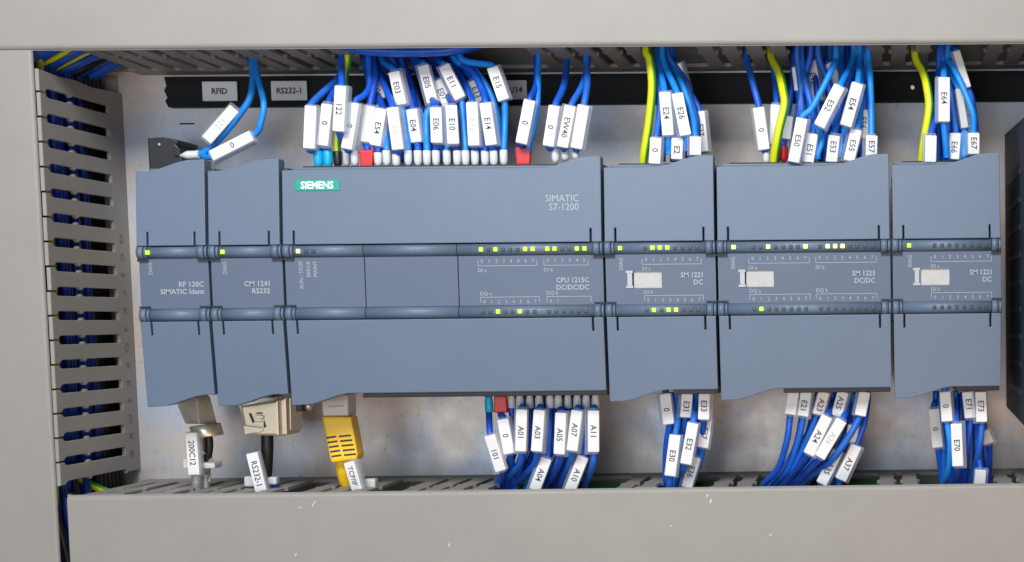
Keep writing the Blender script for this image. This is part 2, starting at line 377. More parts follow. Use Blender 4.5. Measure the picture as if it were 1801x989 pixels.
def module(name, x0, x1, label, cat, group, segs=None, window=None):
    t = thing(name, ((x0+x1)/2, 0, 0), label, cat, group)
    bm = bmesh.new(); box(bm, x0+.9, x1-.9, 6, 75.5, -45, 45.2); part('body', bm, 'module_body', t)
    # recessed terminal ledge above / below, seen over the low part of the cover
    bm = bmesh.new(); box(bm, x0+1.4, x1-1.2, 20, 67, 45.25, 47.4, .5); part('terminal_ledge', bm, 'module', t)
    part('upper_cover', cover_bm(x0, x1, 1), 'module', t); part('lower_cover', cover_bm(x0, x1, -1), 'module', t)
    segs = segs or []
    ed = [x0+.5] + segs + [x1-.5]
    for i in range(len(ed)-1):
        a = ed[i] + (.15 if i else 0); b = ed[i+1] - (.15 if i < len(ed)-2 else 0)
        bm = bmesh.new()
        if window and i == len(ed)-2:
            wx0, wx1, wz0, wz1 = window
            box(bm, a, b, 74, DP, wz1, ZP); box(bm, a, b, 74, DP, -ZP, wz0); box(bm, a, wx0, 74, DP, wz0, wz1); box(bm, wx1, b, 74, DP, wz0, wz1)
        else: box(bm, a, b, 74, DP, -ZP, ZP, .12, 1)
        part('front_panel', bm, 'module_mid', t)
        ra = ed[i] + (.15 if i else 4.0); rb = ed[i+1] - (.15 if i < len(ed)-2 else 4.0)
        for z in (ZR, -ZR): part('hinge_rod', rod_bm(ra, rb, z), 'module', t, smooth=False)
    for z in (ZR, -ZR):
        sg = 1 if z > 0 else -1
        for xa in (x0+.35, x1-.35-3.9):
            bm = rod_bm(xa, xa+2.6, z, RR+.5, 79.1); b2 = rod_bm(xa+2.85, xa+3.9, z, RR+.3, 79.1)
            me = bpy.data.meshes.new('x'); b2.to_mesh(me); b2.free(); bm.from_mesh(me); bpy.data.meshes.remove(me)
            part('hinge_collar', bm, 'module', t)
        for xa in (x0+.1, x1-4.4):
            bm = bmesh.new(); box(bm, xa, xa+4.3, DP+.01, DP+1.0, sg*(ZP-.75) - .4, sg*(ZP-.75) + .35); part('hinge_gap_shade', bm, 'dark', t)  # dark box drawn for the gap between modules and its shadow
    if window:
        wx0, wx1, wz0, wz1 = window
        bm = bmesh.new(); box(bm, wx0+2.6, wx1, 75.5, DP-1.1, wz0, wz1); part('label_insert', bm, 'insert', t)
        bm = bmesh.new(); xm = wx0-.2
        box(bm, xm-.3, xm+2.7, DP-.5, DP+.5, wz1-1.0, wz1+.1, .15, 1); box(bm, xm-.3, xm+2.7, DP-.5, DP+.5, wz0-.1, wz0+1.0, .15, 1); box(bm, xm+.35, xm+2.3, DP-.5, DP+.5, wz0+1.0, wz1-1.0)
        part('slide_latch', bm, 'latch', t)
        bm = bmesh.new(); box(bm, wx0+.02, wx0+2.58, 75.5, DP-1.6, wz0+.02, wz1-.02); part('latch_recess', bm, 'dark', t)
    return t
def fx(px, py=500, d=81.6): return P(px, py, d).x
E = [fx(240.5), fx(367), fx(497.5), fx(1062.5), fx(1260.5), fx(1568.5), fx(1763)]
def win(pa, pb): return (fx(pa, 492, DP), fx(pb, 492, DP), -3.6, 3.4)
G = 'grey-blue controller modules side by side'
mods = []
mods.append(module('communication_module', E[0], E[1], 'leftmost narrow grey-blue module with one green light and RF 120C printed on it', 'plc module', G))
mods.append(module('communication_module', E[1], E[2], 'narrow grey-blue module printed CM 1241 RS232, above the gold serial plug', 'plc module', G))
mods.append(module('controller_module', E[2], E[3], 'widest grey-blue controller module with teal badge and CPU 1215C print', 'plc controller', G, segs=[fx(640), fx(804.5)]))
mods.append(module('input_module', E[3], E[4], 'grey-blue module printed SM 1221 DC directly right of the widest controller', 'plc module', G, window=win(1103, 1164)))
mods.append(module('input_output_module', E[4], E[5], 'medium wide grey-blue module printed SM 1223 with two rows of sixteen lights', 'plc module', G, window=win(1301, 1361)))
mods.append(module('input_module', E[5], E[6], 'rightmost grey-blue module printed SM 1221 DC beside the black device', 'plc module', G, window=win(1608, 1670)))
RF, CM, CPU, S1, S2, S3 = mods
LN = 0
def led(mod, px, up, kind):
    x = P(px, 437 if up else 549, 81.6).x; o = bpy.data.objects.new('indicator_light', led_me(kind)); C.objects.link(o); o.parent = mod
    o.location = (Vector((x, -(79.1+RR-.05), ZR-.1 if up else -ZR+.1)) - ORG[mod.name]) * MM
    if kind != 'led_off': o['label'] = 'lit yellow-green indicator light'
def leds(mod, us, sc0, org, up, lit, pale=()):
    for i, u in enumerate(us): led(mod, org + u/sc0, up, ('led_pale' if i in pale else 'led_on') if i in lit else 'led_off')
led(RF, 259, 1, 'led_on'); led(CM, 391, 1, 'led_on'); led(CPU, 524, 1, 'led_pale'); led(CPU, 538, 1, 'led_off'); led(CPU, 551, 1, 'led_off')
leds(CPU, (197,235,273,313,352,390,430,470,547,585,625,663,703,743), 2.996, 780, 1, (0,2,6,7,8,9,12,13))
leds(CPU, (208,246,287,326,363,402,441,481,556,595,635,673,712,750), 2.996, 780, 0, (2,5))
led(S1, 1090.4, 1, 'led_on'); leds(S1, (1062,1101,1140,1180,1220,1260,1298,1336), 2.996, 780, 1, (1,2,3)); leds(S1, (1071,1109,1150,1187,1226,1266,1304,1343), 2.996, 780, 0, (1,3,4))
led(S2, 1290, 1, 'led_pale'); leds(S2, (246,284,323,361,400,438,476,514,590,628,666,704,742,780,818,857), 2.909, 1240, 1, (2,7,9,10,11), (2,7,9,10,11))
leds(S2, (252,289,328,365,403,442,480,518,593,631,670,708,747,784,822,860), 2.909, 1240, 0, (1,))
led(S3, 1599, 1, 'led_on'); leds(S3, (1174,1212,1250,1288,1326,1364,1402,1440), 2.909, 1240, 1, ()); leds(S3, (1174,1212,1250,1288,1326,1364,1402,1440), 2.909, 1240, 0, ())
# printing
DT = DP + .06
def tline(mod, lines, px, z, size, align='r', mt='print', name='printed_name', d=DT, bold=.015, sx=1.0, gap=None):
    bm = bmesh.new()
    for i, s in enumerate(lines): text(bm, s, (P(px, 490, d).x, -d, z - i*(gap or size*1.02)), size, align=align, bold=bold, sx=sx)
    part(name, bm, mt, mod)
tline(RF, ['RF 120C', 'SIMATIC Ident'], 358, -1.2, 2.9)
tline(CM, ['CM 1241', 'RS232'], 474, -1.2, 2.9)
tline(CPU, ['CPU 1215C', 'DC/DC/DC'], 1036, -1.0, 2.9, sx=.95)
tline(S1, ['SM 1221', 'DC'], 1236, .6, 2.9, sx=.93); tline(S2, ['SM 1223', 'DC/DC'], 1539, .6, 2.9, sx=.93); tline(S3, ['SM 1221', 'DC'], 1744, .6, 2.9, sx=.93)
# upper-cover print of the controller
dz = lambda z: DFc - 0.085*(abs(z)-ZC) + .05
bm = bmesh.new(); upv = Vector((0, 0.085, 1))
text(bm, 'SIMATIC', (P(1018, 350, 80).x, -dz(31.7), 31.7), 4.0, up=upv, align='r', bold=.0, sx=.93); text(bm, 'S7-1200', (P(1018, 363, 80).x, -dz(28.2), 28.2), 4.0, up=upv, align='r', sx=.93)
part('printed_name', bm, 'print', CPU)
a = P(518, 336, 80.4); b = P(596, 315, 80.4)
poly = [(a.x, a.z), (b.x, a.z), (b.x, b.z), (a.x, b.z)]
part('maker_badge', prism(poly, lambda x, z: (x, -(dz(z)-.3), z), lambda x, z: (x, -(dz(z)+.25), z), .15, 1), 'teal', CPU)
bm = bmesh.new(); zc = (a.z+b.z)/2; text(bm, 'SIEMENS', ((a.x+b.x)/2, -(dz(zc)+.32), zc), 4.1, up=upv, align='c', bold=.035, sx=.86); part('badge_lettering', bm, 'white', CPU)
def vert(mod, px, s, ztop=8.6, size=2.2):
    bm = bmesh.new(); x = P(px, 470, DT).x
    text(bm, s, (x+.8, -DT, ztop), size, right=(0,0,1), up=(-1,0,0), align='r', bold=.0, sx=.95); part('printed_caption', bm, 'print', mod)
vert(RF, 264, 'DIAG'); vert(CM, 395, 'DIAG'); vert(CPU, 529, 'RUN / STOP'); vert(CPU, 542, 'ERROR'); vert(CPU, 554, 'MAINT'); vert(S1, 1092, 'DIAG'); vert(S2, 1289, 'DIAG'); vert(S3, 1600, 'DIAG')
def row(mod, pxs, up, cap, mt='print', box_=True, n=None):
    bm = bmesh.new(); z = 7.2 if up else -9.3
    xs = [P(p, 490, DT).x for p in pxs]
    for i, x in enumerate(xs):
        if n is None or i < n: text(bm, str(i), (x, -DT, z+.8), 2.0, align='c')
    zl = 6.0 if up else -6.7; x0, x1 = xs[0]-1.6, xs[-1]+1.6
    def q(xa, xb, za, zb): bm.faces.new([bm.verts.new(v) for v in ((xa,-DT,za),(xb,-DT,za),(xb,-DT,zb),(xa,-DT,zb))])
    q(x0, x1, zl-.1, zl+.1)
    if box_:
        for xx in (x0, x1): q(xx-.1, xx+.1, *((zl+.1, zl+2.2) if up else (zl-2.2, zl-.1)))
    text(bm, cap, (x0, -DT, 3.5 if up else -5.9), 2.1, align='l')
    part('printed_scale', bm, mt, mod)
r8 = lambda u0, s_, o_: [o_ + (u0 + 38.5*i)/s_ for i in range(8)]
row(CPU, r8(205, 2.996, 780), 1, 'DI a'); row(CPU, r8(552, 2.996, 780)[:6], 1, 'DI b'); row(CPU, r8(212, 2.996, 780), 0, 'DQ a'); row(CPU, r8(562, 2.996, 780)[:6], 0, 'DQ b', n=2)
row(S1, r8(1070, 2.996, 780), 1, 'DI a'); row(S1, r8(1077, 2.996, 780), 0, 'DI b')
row(S2, r8(245, 2.909, 1240), 1, 'DI a'); row(S2, r8(588, 2.909, 1240), 1, 'DI b'); row(S2, r8(247, 2.909, 1240), 0, 'DQ a'); row(S2, r8(588, 2.909, 1240), 0, 'DQ b')
row(S3, r8(1177, 2.909, 1240), 1, 'DI a', 'print'); row(S3, r8(1177, 2.909, 1240), 0, 'DI b', 'print')
# terminal sockets behind the ferrules: a black strip along the top; the lower one draws the shade under the module
for mod, i in ((CPU, 2), (S1, 3), (S2, 4), (S3, 5)):
    x0, x1 = E[i], E[i+1]
    bm = bmesh.new(); box(bm, x0+5, x1-2, 46, 66, 47.4, 48.0); part('terminal_or_shade_strip', bm, 'black', mod)
    bm = bmesh.new(); box(bm, x0+(26 if i != 2 else 28), x1-1, 30, 73, -47.4, -45.1, .2, 1); part('terminal_or_shade_strip', bm, 'black', mod)
# ------------------------------------------------------------------ black device at the right
xs = P(1767, 500, 4).x; df = 112
dv = thing('power_device', (xs+30, 0, 0), 'black metal device box with vent slots cut off by the right picture edge', 'power supply')
zt_f, zb_f = P(1797, 206, df).z, P(1797, 752, df).z; zt_b, zb_b = P(1768, 236, 10).z, P(1768, 717, 10).z
poly = [(10, zb_f+7), (df-30, zb_f+4), (df, zb_f), (df, zt_f), (df-30, zt_f-3), (10, zt_f-6)]
poly = [(10, zb_b), (df, zb_f), (df, zt_f), (10, zt_b)]
part('housing', prism(poly, lambda a, b: (xs+90, -a, b), lambda a, b: (xs, -a, b), .8, 2), 'black_metal', dv)
for i in range(9):
    z = 40 - 11*i; bm = bmesh.new(); box(bm, xs-.25, xs+.2, 30, 95, z, z+2.2); part('vent_rib', bm, 'black', dv)
bm = bmesh.new()
for i, s in enumerate(('V ADJ', 'DC OK', '24 V', 'OUT', '- - + +', 'IN', 'L N PE')):
    text(bm, s, (xs+3.4, -df-.06, zt_f - 18 - 17*i), 3.4, right=(0,0,-1), up=(1,0,0))
part('device_print', bm, 'print', dv)
for i in range(5):
    zz = zt_f - 24 - 22*i; bm = bmesh.new(); box(bm, xs+1.2, xs+2.3, df+.01, df+1.2, zz-8, zz, .2, 1); part('terminal_slot', bm, 'latch', dv)
# ------------------------------------------------------------------ wires
WR = 1.38
def mkpts(mk):
    return [(mk[0]+(mk[2]-mk[0])*t, mk[1]+(mk[3]-mk[1])*t, mk[4]-1.3) for t in (-.06, .2, .5, .8, 1.03)]
def marker(root, a, b, s, wd=4.75, faded=False, side=None, mt='white', th=3.6):
    """white sleeve between 3-D points a (top) and b (bottom), text reads downwards, clear carrier round it"""
    ax = (b - a); L = ax.length; ax.normalize(); nrm = Vector((0, -1, 0)); nrm = (nrm - ax*nrm.dot(ax)).normalized()
    roll = random.uniform(-.16, .16); lat = ax.cross(nrm).normalized(); nrm = nrm*math.cos(roll) + lat*math.sin(roll); lat = ax.cross(nrm).normalized()
    if lat.x < 0: lat = -lat
    mid = (a+b)/2
    def obox(cen, hw, hl, ht, bev):
        bm = bmesh.new(); box(bm, -hw, hw, -ht, ht, -hl, hl, bev, 2)
        for v in bm.verts: q = v.co.copy(); v.co = cen + lat*q.x + (-ax)*q.z + nrm*(-q.y)
        return bm
    sl = part('marker_sleeve', obox(mid, wd/2, L/2, th/2, .4), mt, root)
    sd = side if side is not None else random.choice((-1, 1, 1)) * random.uniform(.5, 1.1)
    bm = obox(mid + lat*sd - nrm*.45, wd/2+.35, L/2+random.uniform(.3, 1.1), th/2+.1, .5)
    part('clear_carrier', bm, 'clear', sl, smooth=True)
    if s:
        bm = bmesh.new(); text(bm, s, mid + nrm*(th/2+.05) + ax*random.uniform(-.8, .7), min(3.5, L*.86/(.58*max(1, len(s)))), right=ax, up=lat, align='c', bold=.012 if not faded else 0, sx=.95)
        part('marker_text', bm, 'ink_faded' if faded else 'ink', sl)
    return sl
def ferrule(root, px, py, d, h_px, w_px, colr, up=True, twin=False):
    c = P(px, py, d); k = 1/(FPX/(DCAM-d)); h = h_px*k; r = w_px*k/2
    if twin:
        bm = bmesh.new(); box(bm, c.x-r, c.x+r, d-1.7, d+1.7, c.z-h/2, c.z+h/2, .7, 3)
        for v in bm.verts:
            if (v.co.z < c.z) == up: v.co.x = c.x + (v.co.x-c.x)*.86
        return part('ferrule', bm, colr, root, smooth=False)
    s = 1 if up else -1
    zs = [h/2, h/2-.3, -h*.18, -h*.36, -h/2]; rs = [r*.92, r, r*.97, r*.8, r*.35 if up else r*.9]
    bm = bmesh.new(); rings = []
    for z_, r_ in zip(zs, rs): rings.append([bm.verts.new((c.x + r_*math.cos(2*math.pi*q/14), c.y + r_*math.sin(2*math.pi*q/14), c.z + s*z_)) for q in range(14)])
    for i in range(4):
        for q in range(14): f = bm.faces.new((rings[i][q], rings[i][(q+1)%14], rings[i+1][(q+1)%14], rings[i+1][q])); f.smooth = True
    bm.faces.new(rings[0]); bm.faces.new(rings[-1][::-1]); bmesh.ops.recalc_face_normals(bm, faces=bm.faces[:])
    return part('ferrule', bm, colr, root)
USED = set(); BV = random.Random(5)
def wire(label, pts, mk=None, fer=None, mt='blue', r=WR, group=None, wd=4.75, faded=False, name='blue_wire', mmt='white', side=None):
    """pts: (px, py, d) along the wire; mk: (x0,y0,x1,y1,d,text); fer: (px,py,d,h,w,colour,up,twin)"""
    W = [P(*p) for p in pts]
    t = thing(name, W[len(W)//2], label, 'wire', group)
    USED.add(label)
    if mt == 'blue': mt = BV.choice(('blue', 'blue', 'blue_b', 'blue_c'))
    r *= BV.uniform(.95, 1.07)
    part('insulation', tube(W, r), mt, t)
    if mk:
        for q in (mk if isinstance(mk, list) else [mk]): marker(t, P(q[0], q[1], q[4]), P(q[2], q[3], q[4]), q[5], wd=wd, faded=faded, mt=mmt, side=side)
    if fer: ferrule(t, *fer)
    return t
GT = 'marked wires above the widest controller'
def wt(x_exit, mk, ferx, lab, d=65, fcol='ferrule', ex_d=48, mid=None, fy=279, fw=14, fh=27, mt='blue', twin=False, group=GT, up2=None, below=None, **kw):
    """top wire: leaves the duct at x_exit, runs down through the marker to its ferrule"""
    pts = [(x_exit, 62, ex_d), (x_exit, 104, ex_d)]
    if mid: pts += mid
    if mk: pts += mkpts(mk)
    if below: pts += below
    if ferx is not None: pts += [(ferx, fy-fh/2-5, d-2.2), (ferx, fy-fh/2+3, d-2.6)]
    return wire(lab, pts, mk, (ferx, fy, d-2, fh, fw, fcol, True, twin) if fcol and ferx is not None else None, mt=mt, group=group, **kw)
Q = lambda s: 'blue wire with white marker reading %s above the widest controller' % s
LB = 'blue_lit'
wt(607, (548,187,545,262,66,''), 560, 'blue wire with blank white marker, leftmost above the widest controller', fcol='cyan', d=64, fw=17, fh=30, fy=281, mid=[(597,135,52)])
wt(612, (578,184,570,257,64,'0'), 577, 'blue wire with marker 0 ending in the right half of the cyan ferrule pair', fcol='cyan', d=64, fw=17, fh=30, fy=281, mid=[(600,140,52)])
wire('green and yellow earth wire ending in a black ferrule at the widest controller', [(613,60,54),(612,100,54),(606,140,55),(600,190,57),(592,235,60),(593,275,59)], None, (594,281,60,28,15,'black',True,False), mt='earth', name='earth_wire', r=1.6, group='green and yellow earth wires')
wt(600, (601,152,597,232,70,'122'), 609.5, Q('122'), d=60, ex_d=56)
wt(648, (625,182,612,263,66,'0'), 624, 'blue wire with marker 0 between marker 122 and the red ferrule', ex_d=56, mid=[(650,150,58),(640,168,62)], mt='blue')
wt(655, (651,187,644,251,62,''), 646, 'blue wire in a crumpled clear sleeve ending in a red twin ferrule', fcol='red', fw=24, fh=28, twin=True, mmt='tie', ex_d=52, mid=[(660,135,56)])
wt(640, (673,192,662,257,62,'E54'), 665, Q('E54'), fh=24, fy=281, mid=[(655,150,48)], ex_d=44)
wt(652, (660,143,669,175,52,'E01'), 680, Q('E01'), mt=LB, below=[(668,195,60),(679,235,60)])
wt(655, (691,190,701,264,66,'E0'), 697, Q('E0 in faded print'), fh=22, fy=283, mid=[(676,150,56)], faded=True, ex_d=46)
wt(672, (695,127,708,185,60,'E03'), 718, Q('E03'), mt=LB, below=[(712,215,60)])
wt(690, (726,193,734,251,60,'E04'), 735, Q('E04'), mid=[(718,160,52)])
wt(738, (746,116,763,181,58,'E05'), 751, Q('E05'), mt=LB, below=[(751,200,59),(750,235,60)], ex_d=44, mid=None)
wt(728, (767,190,769,252,66,'E06'), 767, Q('E06'), mid=[(748,155,48)], ex_d=40)
wt(745, (768,143,790,187,54,'E07'), 786, Q('E07'), below=[(787,215,58)], ex_d=40, mt=LB)
wt(770, (794,186,798,254,66,'E10'), 804, Q('E10'), mid=[(785,160,50)], ex_d=38)
wt(772, (782,116,811,174,60,'E11'), 819, Q('E11'), mt=LB, below=[(814,200,60)])
wt(795, (831,181,835,257,66,'E12'), 835.5, Q('E12 in faded print'), faded=True, mid=[(818,148,52)], ex_d=44)
wt(808, (832,143,846,179,50,'E13'), 853, Q('E13'), below=[(852,215,55)], ex_d=44)
wt(800, (854,182,865,256,66,'E14'), 868.5, Q('E14'), mid=[(830,125,56),(848,158,60)], ex_d=50, mt='blue')
wt(812, (867,119,887,177,62,'E15'), 886, Q('E15'), mt=LB, ex_d=58, below=[(888,215,60)], fy=278)
wire('loose blue wire curving down right behind marker E14', [(795,62,52),(800,104,52),(838,128,54),(862,165,56),(873,200,57),(878,240,57),(872,268,57)], mt=LB, group=GT)
wire('loose blue wire crossing behind marker E03', [(700,62,45),(705,104,45),(722,150,48),(730,185,50),(741,225,52),(742,272,54)], mt='blue', group=GT)
wire('loose blue wire behind markers E06 and E10', [(760,62,42),(762,104,42),(776,150,46),(781,200,50),(784,240,52),(786,268,54)], mt='blue', group=GT)
# white ferrule of the twin beside the 0 marker
G2 = 'marked wires at the right end of the widest controller'
wt(944, (932,177,917,253,66,'0'), 921, 'blue wire with marker 0 ending in the lone red ferrule', d=62, fcol='red', fw=27, fh=30, fy=275, twin=True, ex_d=52, mid=[(943,150,58)], group=G2)
wire('blue wire beside the 0 marker running down into the lone red ferrule', [(948,62,52),(946,104,52),(946,150,58),(944,190,62),(937,230,62),(930,258,61),(929,268,60)], mt=LB, group=G2)
wt(997, (977,187,966,258,66,'0'), 977, 'blue wire with marker 0 just left of marker EW40', fh=24, fy=275, mid=[(992,150,56)], group=G2, ex_d=40)
wt(1035, (1005,187,991,260,67,'EW40'), 994, 'blue wire with white marker reading EW40', fh=22, fy=272, mid=[(1024,150,58)], group=G2, ex_d=47)
wt(1031, (1027,186,1014,262,66,''), 1012, 'blue wire with blank marker just right of marker EW40', fh=20, fy=271, mid=[(1033,145,60)], group=G2, ex_d=52)
# first input module, top
G3 = 'marked wires above the first input module'
def EW(lab, pts): wire(lab, pts, mt='earth', name='earth_wire', r=1.75, group='green and yellow earth wires')
EW('green and yellow earth wire entering the left side of the first input module', [(1134,50,62),(1137,90,62),(1143,107,63),(1147,155,63),(1141,217,62),(1133,270,60),(1131,292,58)])
Q3 = lambda s: 'blue wire with marker %s above the first input module' % s
wt(1160, (1154,243,1152,289,66,'0'), None, Q3('0'), group=G3, mid=[(1160,150,58),(1160,200,60)], ex_d=52)
wt(1158, (1169,163,1175,239,66,'E24'), 1175, Q3('E24'), fcol=None, mt=LB, group=G3, ex_d=52, fy=282)
wt(1172, (1191,243,1190,281,64,'E2'), None, Q3('E2 partly sunk behind the cover'), group=G3, mid=[(1182,150,54),(1189,205,58)], ex_d=50)
wt(1166, (1191,165,1206,239,66,'E26'), 1207, Q3('E26'), fcol=None, mt=LB, group=G3, ex_d=55, fy=276)
wt(1178, (1223,241,1223,274,66,''), None, 'blue wire with short blank marker on the right above the first input module', group=G3, mid=[(1200,150,56),(1217,200,60)], mt=LB, ex_d=48)
wt(1185, (1230,197,1237,268,52,'E27'), None, Q3('E27 in shade at the far right'), group=G3, mid=[(1212,160,48)], ex_d=44)
wt(1183, (1190,114,1203,160,48,'E25'), None, Q3('E25 tucked up near the duct'), group=G3, ex_d=42, below=[(1214,195,50),(1222,240,52),(1222,280,52)])
for i, (a, b, c_) in enumerate(((1156, 1158, 1165), (1164, 1176, 1184), (1170, 1192, 1214), (1176, 1204, 1226))):
    wire('bare blue wire %s of the fan above the first input module' % ('leftmost', 'second from left', 'third from left', 'rightmost')[i], [(a-2,62,50),(a,100,50),(b,140,50),((b+c_)/2,175,52),(c_,215,54),(c_,285,54)], group=G3)
# wide input/output module, top
G4 = 'marked wires above the wide input and output module'
Q4 = lambda s: 'blue wire with marker %s above the wide input and output module' % s
wt(1313, (1335,190,1345,264,58,'0'), 1348, Q4('0'), fh=22, fw=13, fy=277, mid=[(1323,142,54)], group=G4, ex_d=44, d=58)
EW('green and yellow earth wire bowing right above the wide input and output module', [(1352,55,44),(1357,99,44),(1370,128,54),(1378,163,60),(1380,186,62),(1370,229,63),(1363,270,60),(1361,292,58)])
wt(1360, (1366,185,1363,255,52,''), None, 'blue wire with marker hidden behind the bowed earth wire', group=G4, ex_d=40, below=[(1366,285,52)], mid=[(1364,150,46)])
wt(1398, (1385,205,1380,245,52,''), 1378, 'blue wire ending in the small red ferrule above the wide module', fcol='red', fw=16, fh=28, fy=272, group=G4, ex_d=44, mid=[(1392,155,48)], d=56)
wt(1470, (1411,209,1396,286,68,'E50'), None, Q4('E50'), mt=LB, group=G4, ex_d=58, mid=[(1466,115,62),(1454,142,65),(1428,190,67)])
wt(1410, (1430,236,1422,287,64,'E51'), None, Q4('E51'), group=G4, mid=[(1418,150,54),(1430,200,58)])
wt(1500, (1477,152,1441,223,70,'E52'), 1438, Q4('E52'), fcol=None, group=G4, ex_d=52, mt=LB, fy=290, below=[(1446,245,62)])
wt(1480, (1467,239,1462,286,64,'E53'), None, Q4('E53'), group=G4, mid=[(1480,160,52),(1474,205,56)], ex_d=46)
wt(1512, (1508,147,1487,222,70,'E54'), 1478, Q4('E54'), fcol=None, group=G4, ex_d=52, mt=LB, fy=286, below=[(1484,250,62)])
wt(1516, (1507,229,1494,284,66,'E55'), None, Q4('E55'), group=G4, mid=[(1514,165,56),(1512,205,60)], ex_d=48, mt=LB)
wt(1520, (1520,194,1517,244,54,'E56'), None, Q4('E56 behind marker E55'), group=G4, ex_d=44, below=[(1516,285,54)])
wt(1527, (1533,239,1532,278,66,'E57'), None, Q4('E57 at the right end'), group=G4, mid=[(1530,130,58),(1532,180,62)], ex_d=54, mt=LB)
wt(1412, (1425,108,1438,177,44,'E42'), None, Q4('E42 up near the duct'), group=G4, ex_d=38, below=[(1446,220,50),(1444,285,50)])
wt(1448, (1456,113,1474,151,46,''), None, 'blue wire with blank marker up near the duct behind marker E52', group=G4, ex_d=40, below=[(1482,200,50),(1484,285,50)])
wt(1397, (1399,119,1404,160,48,''), None, 'blue wire with thin marker at the left end of the cut-out above the wide module', group=G4, ex_d=42, wd=3.0, below=[(1408,205,52),(1410,285,52)])
for i, (a, b, c_) in enumerate(((1402, 1408, 1412), (1425, 1412, 1400), (1440, 1458, 1470), (1505, 1490, 1452), (1522, 1518, 1505))):
    wire('bare blue wire %s of those above the wide input and output module' % ('leftmost', 'second from left', 'third from left', 'fourth from left', 'rightmost')[i], [(a,62,52),(a,100,50),(b,150,50),((b+c_)/2,190,51),(c_,235,52),(c_,290,52)], group=G4)
# last input module, top
G5 = 'marked wires above the rightmost input module'
Q5 = lambda s: 'blue wire with marker %s above the rightmost input module' % s
EW('green and yellow earth wire entering the rightmost input module', [(1607,60,46),(1611,102,50),(1624,128,56),(1631,157,60),(1634,191,62),(1626,244,62),(1622,275,60),(1621,292,58)])
wt(1662, (1660,137,1660,215,68,'E64'), 1665, Q5('E64'), fcol=None, group=G5, mt=LB, fy=288)
wt(1655, (1637,239,1636,286,66,''), None, 'blue wire with blank white marker left of marker E64', group=G5, mid=[(1650,160,56),(1646,205,60)])
wt(1664, (1681,235,1678,281,60,'E66'), None, Q5('E66'), group=G5, mid=[(1672,160,54),(1678,205,57)])
wt(1668, (1712,235,1712,272,66,'E67'), None, Q5('E67 at the right end'), group=G5, mid=[(1675,115,60),(1694,155,64),(1711,200,66)], mt=LB, ex_d=56)
wt(1672, (1704,195,1706,232,54,'E71'), None, Q5('E71 behind the bright wire'), group=G5, mid=[(1690,140,50),(1700,170,52)], ex_d=46, below=[(1705,285,54)])
wt(1676, (1682,90,1702,155,60,''), None, 'blue wire with long grey marker slanting out of the duct at the far right', group=G5, ex_d=54, wd=3.2, below=[(1710,180,60),(1716,230,60),(1716,280,60)], mmt='tie')
wt(1660, (1685,157,1696,226,60,''), 1696, 'blue wire in a narrow pale sleeve beside marker E64', fcol=None, group=G5, ex_d=50, wd=3.0, mt=LB, fy=288, mmt='tie')
for i, (a, b, c_) in enumerate(((1652, 1650, 1650), (1658, 1666, 1668), (1662, 1684, 1692))):
    wire('bare blue wire %s of the bundle above the rightmost input module' % ('leftmost', 'middle', 'rightmost')[i], [(a,62,50),(a,100,50),(b,145,50),((b+c_)/2,185,52),(c_,225,54),(c_,290,54)], group=G5)
# ---- bottom wires
GB = 'marked wires under the widest controller'
def wb(x_exit, mk, ferx, lab, group, d=58, fcol='ferrule', ex_d=46, mid=None, low=None, fy=706, fw=14, fh=24, mt='blue', twin=False, y0=None, **kw):
    pts = []
    if ferx is not None: pts += [(ferx, fy-2, d-.6), (ferx, fy+fh/2+3, d-.2)]
    else: pts += [(mk[0]+1, (y0 or mk[1]-12), mk[4]-.6)]
    if mid: pts += mid
    if mk: pts += mkpts(mk)
    if low: pts += low
    pts += [(x_exit, 858, ex_d), (x_exit-6, 905, ex_d)]
    if mk and mk[3] > 835: pts = pts[:-2] + [(mk[2]-4, 905, mk[4]-8)]
    return wire(lab, pts, mk, (ferx, fy, d, fh, fw, fcol, False, twin) if fcol and ferx is not None else None, mt=mt, group=group, **kw)
B = lambda s: 'blue wire with white marker reading %s under the widest controller' % s
wb(884, (863,765,883,828,64,'101'), 860, 'blue wire with tilted marker 101 ending in the cyan ferrule below the controller', GB, fcol='cyan', fh=28, fw=15, fy=711)
wb(905, (885,737,897,798,62,'0'), 881, B('0'), GB, fcol='red', fw=24, fh=30, fy=711, twin=True)
wb(880, (919,720,917,794,66,'A01'), 914, B('A01'), GB, low=[(912,820,60)])
wb(900, (950,721,945,794,66,'A03'), 948, B('A03'), GB, low=[(938,820,60)])
wb(960, (988,726,985,799,66,'A05'), 982, B('A05'), GB, low=[(980,822,60)])
wb(985, (1016,722,1007,793,66,'A07'), 1015, B('A07'), GB, low=[(1000,818,60)])
wb(1028, (1044,722,1044,795,66,'A11'), 1047.5, B('A11'), GB, low=[(1042,822,62)])
wb(0, (962,806,941,862,60,'A04'), 967, B('A04'), GB, mid=[(966,760,60)])
wb(0, (1027,803,1003,863,60,'A10'), 1031, B('A10'), GB, mid=[(1030,760,60)])
for i, (fx_, mx_, ex_) in enumerate(((900, 905, 872), (932, 931, 890), (999, 998, 945))):
    wire('bare blue wire with white ferrule, %s of the unmarked ones under the widest controller' % ('leftmost', 'middle', 'rightmost')[i], [(fx_,700,56),(fx_,722,56),(mx_,770,55),((mx_+ex_)/2+4,820,52),(ex_,858,46),(ex_-8,905,46)], None, (fx_,706,56,24,14,'ferrule',False,False), group=GB)
for i, (a, b, c_) in enumerate(((925, 915, 905), (955, 945, 925))):
    wire('pale blue jacketed wire, %s of two curving into the bottom duct' % ('left', 'right')[i], [(a,730,50),(a,775,52),(b,820,52),(c_,860,46),(c_-8,905,44)], mt=LB, group=GB)
GC = 'marked wires under the first input module'
Cq = lambda s: 'blue wire with marker %s under the first input module' % s
